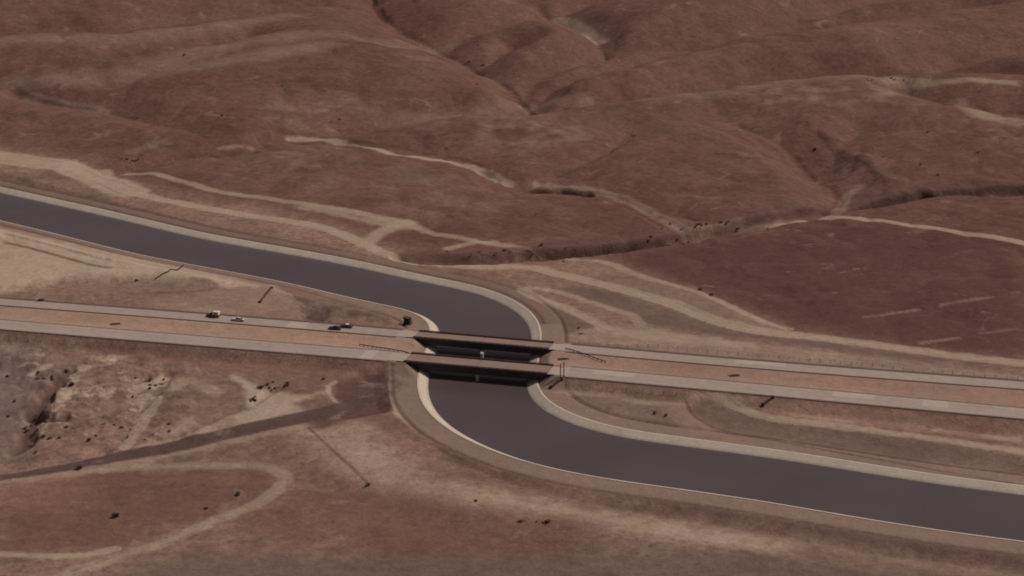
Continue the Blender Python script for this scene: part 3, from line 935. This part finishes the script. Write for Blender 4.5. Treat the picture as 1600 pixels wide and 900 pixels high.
# lane line dashes and edge lines
def markings(L, a, b, offs_dash, offs_edge, far):
    for e in offs_edge:
        for seg in (L[150:a - 8], L[b + 8:-150]):
            ribbon('edge_line', seg, [e + .07, e - .07], [.008, .008], M['paint'])
    for e in offs_dash:
        vs = []; qs = []
        t = np.gradient(L, axis=0); nn = np.stack([-t[:, 1], t[:, 0]], 1)
        for i in range(160, len(L) - 160, 15):
            if a - 12 < i < b + 10: continue
            p, q = L[i], L[i + 3]; m_ = nn[i]
            k = len(vs)
            for pt, s in ((p, .07), (q, .07), (q, -.07), (p, -.07)):
                vs.append((*(pt + m_ * (e + s)), .008))
            qs.append((k + 3, k + 2, k + 1, k))
        o = link('lane_dashes', np_mesh('lane_dashes', np.array(vs), np.array(qs)), M['paint'])
        o['kind'] = 'structure'
markings(Lf, f0, f1, [.1], [FAR_H - .15, -FAR_H + .3], True)
markings(Ln, n0, n1, [.2], [NEAR_H - 1.6, -NEAR_H + 2.1], False)

# ------------------------------------------------------------------ bridges
def bridge(L, a, b, wl, wr, label, pier_ext):
    """wl / wr: deck half widths left (north) and right (south) of the line"""
    seg = L[a:b + 1]
    p0, p1 = seg[0], seg[-1]
    c = (p0 + p1) / 2; d = p1 - p0; ln = float(np.linalg.norm(d)); rz = math.atan2(d[1], d[0])
    root = empty('highway_bridge', (c[0], c[1], 0), rz)
    tag(root, label, 'bridge', 'pair of freeway bridges over the canal')
    inv = Matrix.Rotation(-rz, 2)
    hl = ln / 2
    yc_ = (wl - wr) / 2; wd = wl + wr
    MB().box((0, yc_, -.14), (ln, wd - .1, .30)).build('deck', M['deck'], root)
    # box girder with leaning sides
    g = MB()
    prof = [(-wd / 2 + .9, -.29), (wd / 2 - .9, -.29), (wd / 2 - 1.0, -2.8), (-wd / 2 + 1.0, -2.8)]
    vs = [[g.bm.verts.new((x, yc_ + y, z)) for y, z in prof] for x in (-hl, hl)]
    g.bm.faces.new(vs[0]); g.bm.faces.new(vs[1][::-1])
    for i in range(4):
        g.bm.faces.new((vs[0][i], vs[1][i], vs[1][(i + 1) % 4], vs[0][(i + 1) % 4]))
    bmesh.ops.recalc_face_normals(g.bm, faces=g.bm.faces)
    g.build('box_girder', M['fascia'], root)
    for s, y in ((1, wl), (-1, -wr)):
        w = MB()
        yy = y - s * .19
        w.box((0, yy, .0), (ln, .36, .62))
        w.box((0, yy, .56), (ln, .30, .16))
        n = int(ln / 2.4)
        for i in range(n + 1):
            w.box((-hl + .15 + (ln - .3) * i / n, yy, .39), (.28, .24, .22))
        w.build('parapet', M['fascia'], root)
        MB().bar((-hl, yy, .74), (hl, yy, .74), .07).build('handrail', M['steel'], root)
    # joints across the deck
    for x in (-hl + .25, 0, hl - .25):
        MB().box((x, yc_, .012), (.12, wd - .9, .02)).build('expansion_joint', M['grate'], root)
    # approach slabs
    for s in (-1, 1):
        MB().box((s * (hl + 3.55), yc_, -.16), (7.05, wd - .7, .33)).build('approach_slab', M['slab'], root)
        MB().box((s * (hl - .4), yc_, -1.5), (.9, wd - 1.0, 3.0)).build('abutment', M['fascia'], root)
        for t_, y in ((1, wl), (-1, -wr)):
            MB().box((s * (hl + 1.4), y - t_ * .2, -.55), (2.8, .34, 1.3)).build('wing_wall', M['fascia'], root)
    # pier wall in line with the current
    i = int(np.argmin(np.hypot(*(canal - c).T)))
    td = canal[i + 2] - canal[i - 2]; td = td / np.linalg.norm(td)
    q = inv @ Vector(canal[i] - c); u = (inv @ Vector(td)).normalized()
    a0, a1 = -wd / 2 - pier_ext, wd / 2 + pier_ext
    pr = MB()
    ang_ = math.atan2(u.y, u.x)
    pr.box((q.x, q.y, -6.03), (a1 - a0, 1.25, 6.4), rz=ang_)
    for t_ in (a0, a1):
        pr.cyl((q.x + u.x * t_, q.y + u.y * t_, -8.85), (q.x + u.x * t_, q.y + u.y * t_, -2.83), .62, 18)
    pr.build('pier', M['pier'], root)
    return root, c, rz

bridge(Ln, n0, n1, NEAR_H - .25, NEAR_H - .2, 'nearer tan bridge deck carrying the freeway over the canal', .6)
bridge(Lf, f0, f1, FAR_H + .5, FAR_H + .2, 'farther tan bridge deck carrying the freeway with vehicles on its left', 3.2)

# ------------------------------------------------------------------ guard rails, drains, fences, sign
def ground_at(x, y):
    return float(height(np.array([x]), np.array([y]))[0])

def guard_rail(pix, label):
    w = at(pix, -.3)
    line = resample(smooth_line(w), 2.0)
    root = empty('guard_rail', (line[0][0], line[0][1], ground_at(*line[0])))
    tag(root, label, 'guard rail', 'guard rails in the median by the bridges')
    o = Vector(root.location)
    pts = [Vector((x, y, ground_at(x, y))) - o for x, y in line]
    for p in pts:
        MB().box(p + Vector((0, 0, .38)), (.2, .2, .95)).build('post', M['wood'], root)
    for k, (dz, hh) in enumerate(((.62, .36),)):
        r = MB()
        for a, b in zip(pts[:-1], pts[1:]):
            d = (b - a).normalized(); nn = Vector((-d.y, d.x, 0)) * .14
            for s, e in ((-.12, .1), (0, .04), (.12, .1)):
                r.bar(a + nn * (1 + e) + Vector((0, 0, dz + s)), b + nn * (1 + e) + Vector((0, 0, dz + s)), .05, .13)
        r.build('rail', M['steel'], root)
    return root
guard_rail([(562, 539), (590, 544.5), (625, 551), (648, 556)], 'dark guard rail slanting across the median left of the bridges')
guard_rail([(884, 547), (905, 553), (925, 559), (946, 565)], 'dark guard rail slanting across the median right of the bridges')

def down_drain(pix, label, r=.45):
    w = drape(pix)
    o = Vector(w[0])
    root = empty('drain_pipe', o)
    tag(root, label, 'drain pipe')
    pts = [Vector(p) - o for p in w]
    pb = MB()
    fine = []
    for a, b in zip(pts[:-1], pts[1:]):
        for t in np.linspace(0, 1, 6, endpoint=False): fine.append(a.lerp(b, t))
    fine.append(pts[-1])
    fine = [Vector((p.x, p.y, ground_at(p.x + o.x, p.y + o.y) - o.z + .38)) for p in fine]
    for a, b in zip(fine[:-1], fine[1:]): pb.cyl(a, b, r, 10)
    pb.build('pipe', M['pipe'], root)
    for e, f in () if r < .3 else ((fine[0], fine[1]), (fine[-1], fine[-2])):
        d = (e - f).normalized()
        MB().box(e + d * .1 + Vector((0, 0, -.1)), (.4, 1.3, 1.2), rz=math.atan2(d.y, d.x)).build('headwall', M['pipe'], root)
    return root
down_drain([(877, 594), (861, 606)], 'short dark pipe running down the embankment below the two sign posts')
down_drain([(1207, 622), (1192, 634)], 'short dark pipe down the road bank above the pale track')
down_drain([(424, 451), (415, 461), (406, 473)], 'dark slanting pipe below the canal bank above the freeway')
down_drain([(287, 415), (262, 426), (242, 437)], 'thin dark pipe crossing the pale sand beside the canal', .24)

def drain_inlet(p, label):
    w = drape([p])[0]
    root = empty('drain_inlet', w, .26)
    tag(root, label, 'drain')
    MB().box((0, 0, .02), (4.2, 2.2, .22), bevel=.04).build('apron', M['pipe'], root)
    g = MB()
    for i in range(9): g.box((-1.2 + i * .3, 0, .15), (.12, 1.4, .08))
    g.build('grate', M['grate'], root)
drain_inlet((180, 506.5), 'dark drain inlet in the median at the far left')
drain_inlet((1147, 587), 'dark drain inlet in the median right of the bridges')
drain_inlet((880, 561), 'small dark drain inlet in the median beside the right bridge ends')

def sign_frame(p, q, label):
    a, b = drape([p, q])
    root = empty('road_sign', a)
    tag(root, label, 'sign')
    a = Vector(a); d = Vector(b) - a; d.z = 0
    h = 5.9
    ends = (Vector((0, 0, 0)), Vector((d.x, d.y, ground_at(a.x + d.x, a.y + d.y) - a.z)))
    for e in ends:
        MB().box(e + Vector((0, 0, h / 2 - .3)), (.34, .34, h + .6)).build('post', M['wood'], root)
    top = max(e.z for e in ends) + h
    dd = d.normalized()
    for z in (top - .5, top - 2.0):
        MB().bar(ends[0] + Vector((0, 0, z - ends[0].z)), Vector((d.x, d.y, z)), .12).build('crossbar', M['wood'], root)
    return root
sign_frame((875.5, 592.5), (881, 588.5), 'tall dark two post sign frame beside the nearer road')

def fence(pix, label, step=4.0):
    w = drape(pix)
    line = resample(smooth_line(w[:, :2]), step)
    z = height(line[:, 0], line[:, 1])
    o = Vector((line[0][0], line[0][1], z[0]))
    root = empty('wire_fence', o)
    tag(root, label, 'fence')
    pts = [Vector((x, y, zz)) - o for (x, y), zz in zip(line, z)]
    base = MB().box((0, 0, .65), (.11, .11, 1.4)).build('post', M['wood'], root)
    base.location = pts[0]
    for p in pts[1:]:
        c = base.copy(); COL.objects.link(c); c.location = p; c.rotation_euler = (random.uniform(-.05, .05), random.uniform(-.05, .05), 0)
    for h in (.45, .85, 1.25):
        r = MB()
        for a, b in zip(pts[:-1], pts[1:]): r.bar(a + Vector((0, 0, h)), b + Vector((0, 0, h)), .02)
        r.build('wire', M['steel'], root)
fence([(905, 537), (1000, 542), (1100, 551), (1200, 559), (1300, 568), (1400, 577), (1500, 586), (1590, 594)], 'wire fence on dark posts along the far side of the freeway right of the bridges')
fence([(884, 606), (930, 609), (990, 613), (1050, 618), (1075, 622)], 'short wire fence below the nearer road right of the bridge', 4.5)
fence([(8, 531), (120, 538), (240, 546), (380, 556), (480, 563), (560, 569)], 'wire fence below the nearer road left of the bridge', 5.0)

def control_box(p, label):
    w = drape([p])[0]
    root = empty('control_hut', w, -.35)
    tag(root, label, 'hut')
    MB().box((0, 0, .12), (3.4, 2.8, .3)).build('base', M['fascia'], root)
    MB().box((0, 0, 1.35), (2.6, 2.0, 2.3), bevel=.04).build('wall', M['pipe'], root)
    rf = MB(); rf.prism([(-1.55, 2.5), (1.55, 2.5), (1.55, 2.62), (-1.55, 2.95)], -1.25, 1.25)
    rf.build('roof', M['pipe'], root)
    MB().box((.3, -1.02, 1.2), (.9, .06, 1.9)).build('door', M['grate'], root)
control_box((637, 506), 'small dark hut on the canal bank left of the farther bridge')

# ------------------------------------------------------------------ vehicles
WHEEL = {}
def wheel(root, x, y, r=.34, w=.22):
    t = MB().cyl((0, -w / 2, 0), (0, w / 2, 0), r, 20).build('tyre', M['tyre'], None)
    COL.objects.unlink(t)
    s = 1 if y > 0 else -1
    tyre = link('wheel', t.data, None, root); tyre.location = (x, y, r)
    rim = MB().cyl((0, s * (w / 2 - .02), 0), (0, s * (w / 2 + .015), 0), r * .6, 16).build('rim', M['rim'], tyre)

def sedan(name, loc, rz, paint, label, roof=None, ln=5.1):
    k = ln / 5.1
    root = empty(name, loc, rz)
    tag(root, label, 'car', 'vehicles on the farther carriageway')
    hw = .93
    body = [(-2.55, .35), (-2.5, .82), (-2.3, .93), (-1.35, .98), (.75, .98), (2.2, .88), (2.5, .78), (2.55, .35), (2.2, .24), (-2.2, .24)]
    MB().prism([(x * k, z) for x, z in body], -hw, hw, bevel=.06).build('body', M[paint], root)
    cab = [(-1.75, .96), (-1.15, 1.40), (.25, 1.42), (1.0, .96)]
    MB().prism([(x * k, z) for x, z in cab], -hw + .1, hw - .1, top=.84, zref=1.1).build('window', M['glass'], root)
    MB().prism([(-1.22 * k, 1.385), (-1.12 * k, 1.45), (.22 * k, 1.47), (.32 * k, 1.395)], -.70, .70, bevel=.02).build('roof', M[roof or paint], root)
    for s in (-1, 1):
        pl = MB()
        for (x0, z0), (x1, z1) in (((-1.68, .98), (-1.15, 1.41)), ((-.5, .98), (-.48, 1.41)), ((.92, .98), (.24, 1.43))):
            pl.bar((x0 * k, s * (hw - .09), z0), (x1 * k, s * .705, z1), .07, .08)
        pl.build('pillar', M[paint], root)
        for x in (-1.5, 1.55): wheel(root, x * k, s * (hw - .1))
        MB().cyl((2.53 * k, s * .66, .62), (2.585 * k, s * .66, .62), .11, 12).build('headlight', M['lamp'], root)
        MB().box((-2.55 * k, s * .68, .66), (.05, .36, .16)).build('tail_light', M['tail'], root)
    for x in (-2.6, 2.6):
        MB().box((x * k, 0, .44), (.12, 1.8, .16), bevel=.03).build('bumper', M['chrome'], root)
    return root

def camper_truck(loc, rz, label):
    root = empty('pickup_truck', loc, rz)
    tag(root, label, 'truck', 'vehicles on the farther carriageway')
    hw = 1.0
    body = [(-2.75, .5), (-2.75, 1.1), (.1, 1.12), (.12, 1.15), (1.35, 1.15), (2.55, 1.08), (2.7, .95), (2.72, .45), (2.3, .38), (-2.4, .38)]
    MB().prism(body, -hw, hw, bevel=.05).build('body', M['p_red'], root)
    MB().prism([(-.05, 1.12), (.05, 1.78), (.95, 1.8), (1.5, 1.14)], -.92, .92, top=.86, zref=1.3).build('window', M['glass'], root)
    MB().prism([(-.05, 1.77), (.0, 1.86), (.9, 1.87), (1.0, 1.78)], -.80, .80, bevel=.02).build('roof', M['p_red'], root)
    MB().prism([(-2.72, 1.13), (-2.72, 2.35), (-2.6, 2.5), (-.3, 2.55), (-.12, 2.4), (-.12, 1.13)], -.98, .98, bevel=.04).build('camper_shell', M['p_white'], root)
    for s in (-1, 1):
        MB().box((-1.5, s * .985, 1.9), (1.2, .03, .42)).build('side_window', M['glass'], root)
        MB().box((-1.5, s * .985, 1.38), (2.3, .03, .22)).build('stripe', M['p_red'], root)
        for x in (-1.65, 1.7): wheel(root, x, s * .88, .4, .25)
        MB().cyl((2.7, s * .72, .78), (2.76, s * .72, .78), .12, 12).build('headlight', M['lamp'], root)
        MB().box((-2.77, s * .85, .8), (.05, .16, .3)).build('tail_light', M['tail'], root)
    for x in (-2.82, 2.8):
        MB().box((x, 0, .55), (.14, 1.9, .2), bevel=.03).build('bumper', M['chrome'], root)

def on_far(px_, py_):
    w = at([(px_, py_)], 0)[0]
    i = int(np.argmin(np.hypot(*(Lf - w).T)))
    t = Lf[i + 3] - Lf[i - 3]
    return (w[0], w[1], .012), math.atan2(t[1], t[0]) + math.pi
l, r = on_far(333, 495.2); camper_truck(l, r, 'dark red pickup truck with a white camper shell, leftmost vehicle on the freeway')
l, r = on_far(372, 501.2); sedan('parked_car', l, r, 'p_ivory', 'pale car with dark windows just behind the red camper truck', ln=5.3)
bpy.data.objects['parked_car'].name = 'car'
l, r = on_far(523.5, 514.6); sedan('car', l, r, 'p_dark', 'all dark car on the inner lane nearest the median')
l, r = on_far(541, 511.6); sedan('car', l, r, 'p_maroon', 'dark maroon car with a white roof passing the all dark car', roof='p_white')

# ------------------------------------------------------------------ shrubs
def shrub_mesh(seed):
    rg = np.random.default_rng(seed)
    bm = bmesh.new()
    lobes = [(rg.normal(0, .33), rg.normal(0, .33), rg.uniform(.25, .55), rg.uniform(.28, .5)) for _ in range(6)]
    for cx, cy, cz, r in lobes:
        for _ in range(26):
            v = rg.normal(size=3); v /= np.linalg.norm(v)
            v *= r * rg.uniform(.55, 1.05)
            c = np.array((cx + v[0], cy + v[1], max(.04, cz + v[2] * .8)))
            a = rg.normal(size=3); a /= np.linalg.norm(a); b = np.cross(a, rg.normal(size=3)); b /= np.linalg.norm(b)
            s = rg.uniform(.09, .17)
            q = [c + a * s, c + b * s * .7, c - a * s, c - b * s * .7]
            bm.faces.new([bm.verts.new(p) for p in q])
    for _ in range(5):
        t = rg.normal(0, .25, 2)
        w = .03
        vs = [bm.verts.new(p) for p in ((-w, 0, -.15), (w, 0, -.15), (t[0] + w * .4, t[1], .5), (t[0] - w * .4, t[1], .5))]
        bm.faces.new(vs)
    me = bpy.data.meshes.new('desert_shrub')
    bm.to_mesh(me); bm.free()
    me.materials.append(M['leaf'])
    return me
SH = [shrub_mesh(s) for s in range(5)]
def shrub(w, size, label, group):
    o = bpy.data.objects.new('desert_shrub', random.choice(SH))
    COL.objects.link(o)
    o.location = w
    size *= .74
    o.scale = (size * random.uniform(.85, 1.2), size * random.uniform(.85, 1.2), size * random.uniform(.75, 1.05))
    o.rotation_euler = (0, 0, random.uniform(0, 6.28))
    tag(o, label, 'shrub', group)
single = [  # pixel, size, label
    ((181, 808), 2.9, 'largest dark shrub inside the loop of the dirt track'), ((372, 774), 2.0, 'round dark shrub inside the right end of the track loop'),
    ((322, 795), 1.4, 'small dark shrub left of the round one inside the track loop'), ((576, 759), 1.7, 'dark shrub at the lower end of the thin line across the sand'),
    ((855, 817), 2.0, 'dark shrub at the right end of a row below the sandy strip'), ((743, 784), 1.3, 'small dark shrub on the sandy strip below the canal bend'),
    ((139, 689), 1.9, 'dark shrub above the narrow paved road near the left'), ((69, 683), 1.8, 'dark shrub beside the gully at the far left'),
    ((504, 593), 1.3, 'small dark shrub left of the dark basin'), ((904, 513), 1.3, 'small dark shrub beside the pale track right of the canal'),
    ((908, 522), 1.2, 'small dark shrub nearest the freeway right of the canal'), ((112, 602), 2.6, 'dark shrub right of the pale patch in the badlands'),
    ((1022, 646), 1.6, 'left of two dark shrubs above the lower canal'), ((1040, 651), 1.6, 'right of two dark shrubs above the lower canal'),
    ((65, 471), 2.2, 'dark shrub on the far edge of the freeway at the left'), ((1273, 234), 2.4, 'dark shrub in the forked gully on the right hill'),
    ((213, 439), 1.6, 'dark shrub on the lip of the pale sand beside the canal'), ((1450, 207), 1.6, 'dark shrub on the bare hill at the upper right'),
    ((288, 87), 2.2, 'lone dark shrub on the smooth hill at the upper left'), ((347, 181), 2.0, 'lone dark shrub on the hill above the left wash'),
    ((1092, 453), 1.8, 'upper dark shrub on the edge of the right field track'), ((1113, 462), 1.8, 'lower dark shrub on the edge of the right field track'),
    ((124, 733), 2.6, 'dark shrub on the near edge of the narrow paved road'),
]
ws = drape([s[0] for s in single])
for (p, sz, lab), w in zip(single, ws): shrub(w, sz, lab, None)
clusters = [  # centre pixel, spread px, count, size, label, group
    ((425, 606), (26, 7), 11, 1.5, 'dark shrub in the thicket on the pale patch left of the basin', 'thicket on the pale patch'),
    ((395, 622), (8, 10), 6, 1.6, 'dark shrub in the thicket on the pale patch left of the basin', 'thicket on the pale patch'),
    ((55, 655), (45, 55), 14, 1.4, 'dark shrub in the eroded gullies at the left', 'shrubs in the eroded gullies'),
    ((60, 590), (40, 14), 7, 1.7, 'dark shrub in the eroded gullies at the left', 'shrubs in the eroded gullies'),
    ((235, 605), (28, 16), 9, 1.5, 'small dark shrub above the short pale track south of the freeway', 'shrubs above the short pale track'),
    ((200, 680), (70, 14), 10, 1.2, 'small dark shrub just above the narrow paved road', 'shrubs above the paved road'),
    ((835, 816), (18, 2), 4, 1.1, 'small dark shrub in the row below the sandy strip', 'row of shrubs below the sandy strip'),
    ((1130, 354), (95, 9), 14, 1.5, 'dark shrub in the main wash right of centre', 'shrubs along the main wash'),
    ((820, 398), (110, 8), 10, 1.4, 'dark shrub in the main wash above the canal bend', 'shrubs along the upper wash'),
    ((1040, 377), (30, 5), 5, 1.5, 'dark shrub in the main wash just left of where the pale side wash joins it', 'shrubs below the side wash'),
    ((740, 95), (60, 40), 6, 1.8, 'dark shrub in the far valley at the top', 'shrubs in the far valley'),
    ((1420, 124), (90, 4), 6, 1.5, 'dark shrub along the far hill crest at the upper right', 'shrubs on the far crest'),
    ((200, 250), (30, 7), 6, 1.7, 'dark shrub in the left wash below the smooth hill', 'shrubs in the left wash'),
    ((1440, 260), (120, 35), 7, 1.2, 'small dark shrub on the right hillside above the main wash', 'shrubs on the right hillside'),
    ((500, 185), (200, 60), 7, 1.1, 'small dark shrub on the left hillside', 'shrubs on the left hillside'),
    ((700, 510), (1, 1), 0, 1, '', ''),
]
for c, sp, n, sz, lab, grp in clusters:
    if not n: continue
    pp = [(c[0] + random.gauss(0, .55) * sp[0], c[1] + random.gauss(0, .55) * sp[1]) for _ in range(n)]
    pp = [(max(12, a), b) for a, b in pp]
    for w in drape(pp): shrub(w, sz * random.uniform(.6, 1.25), lab, grp)
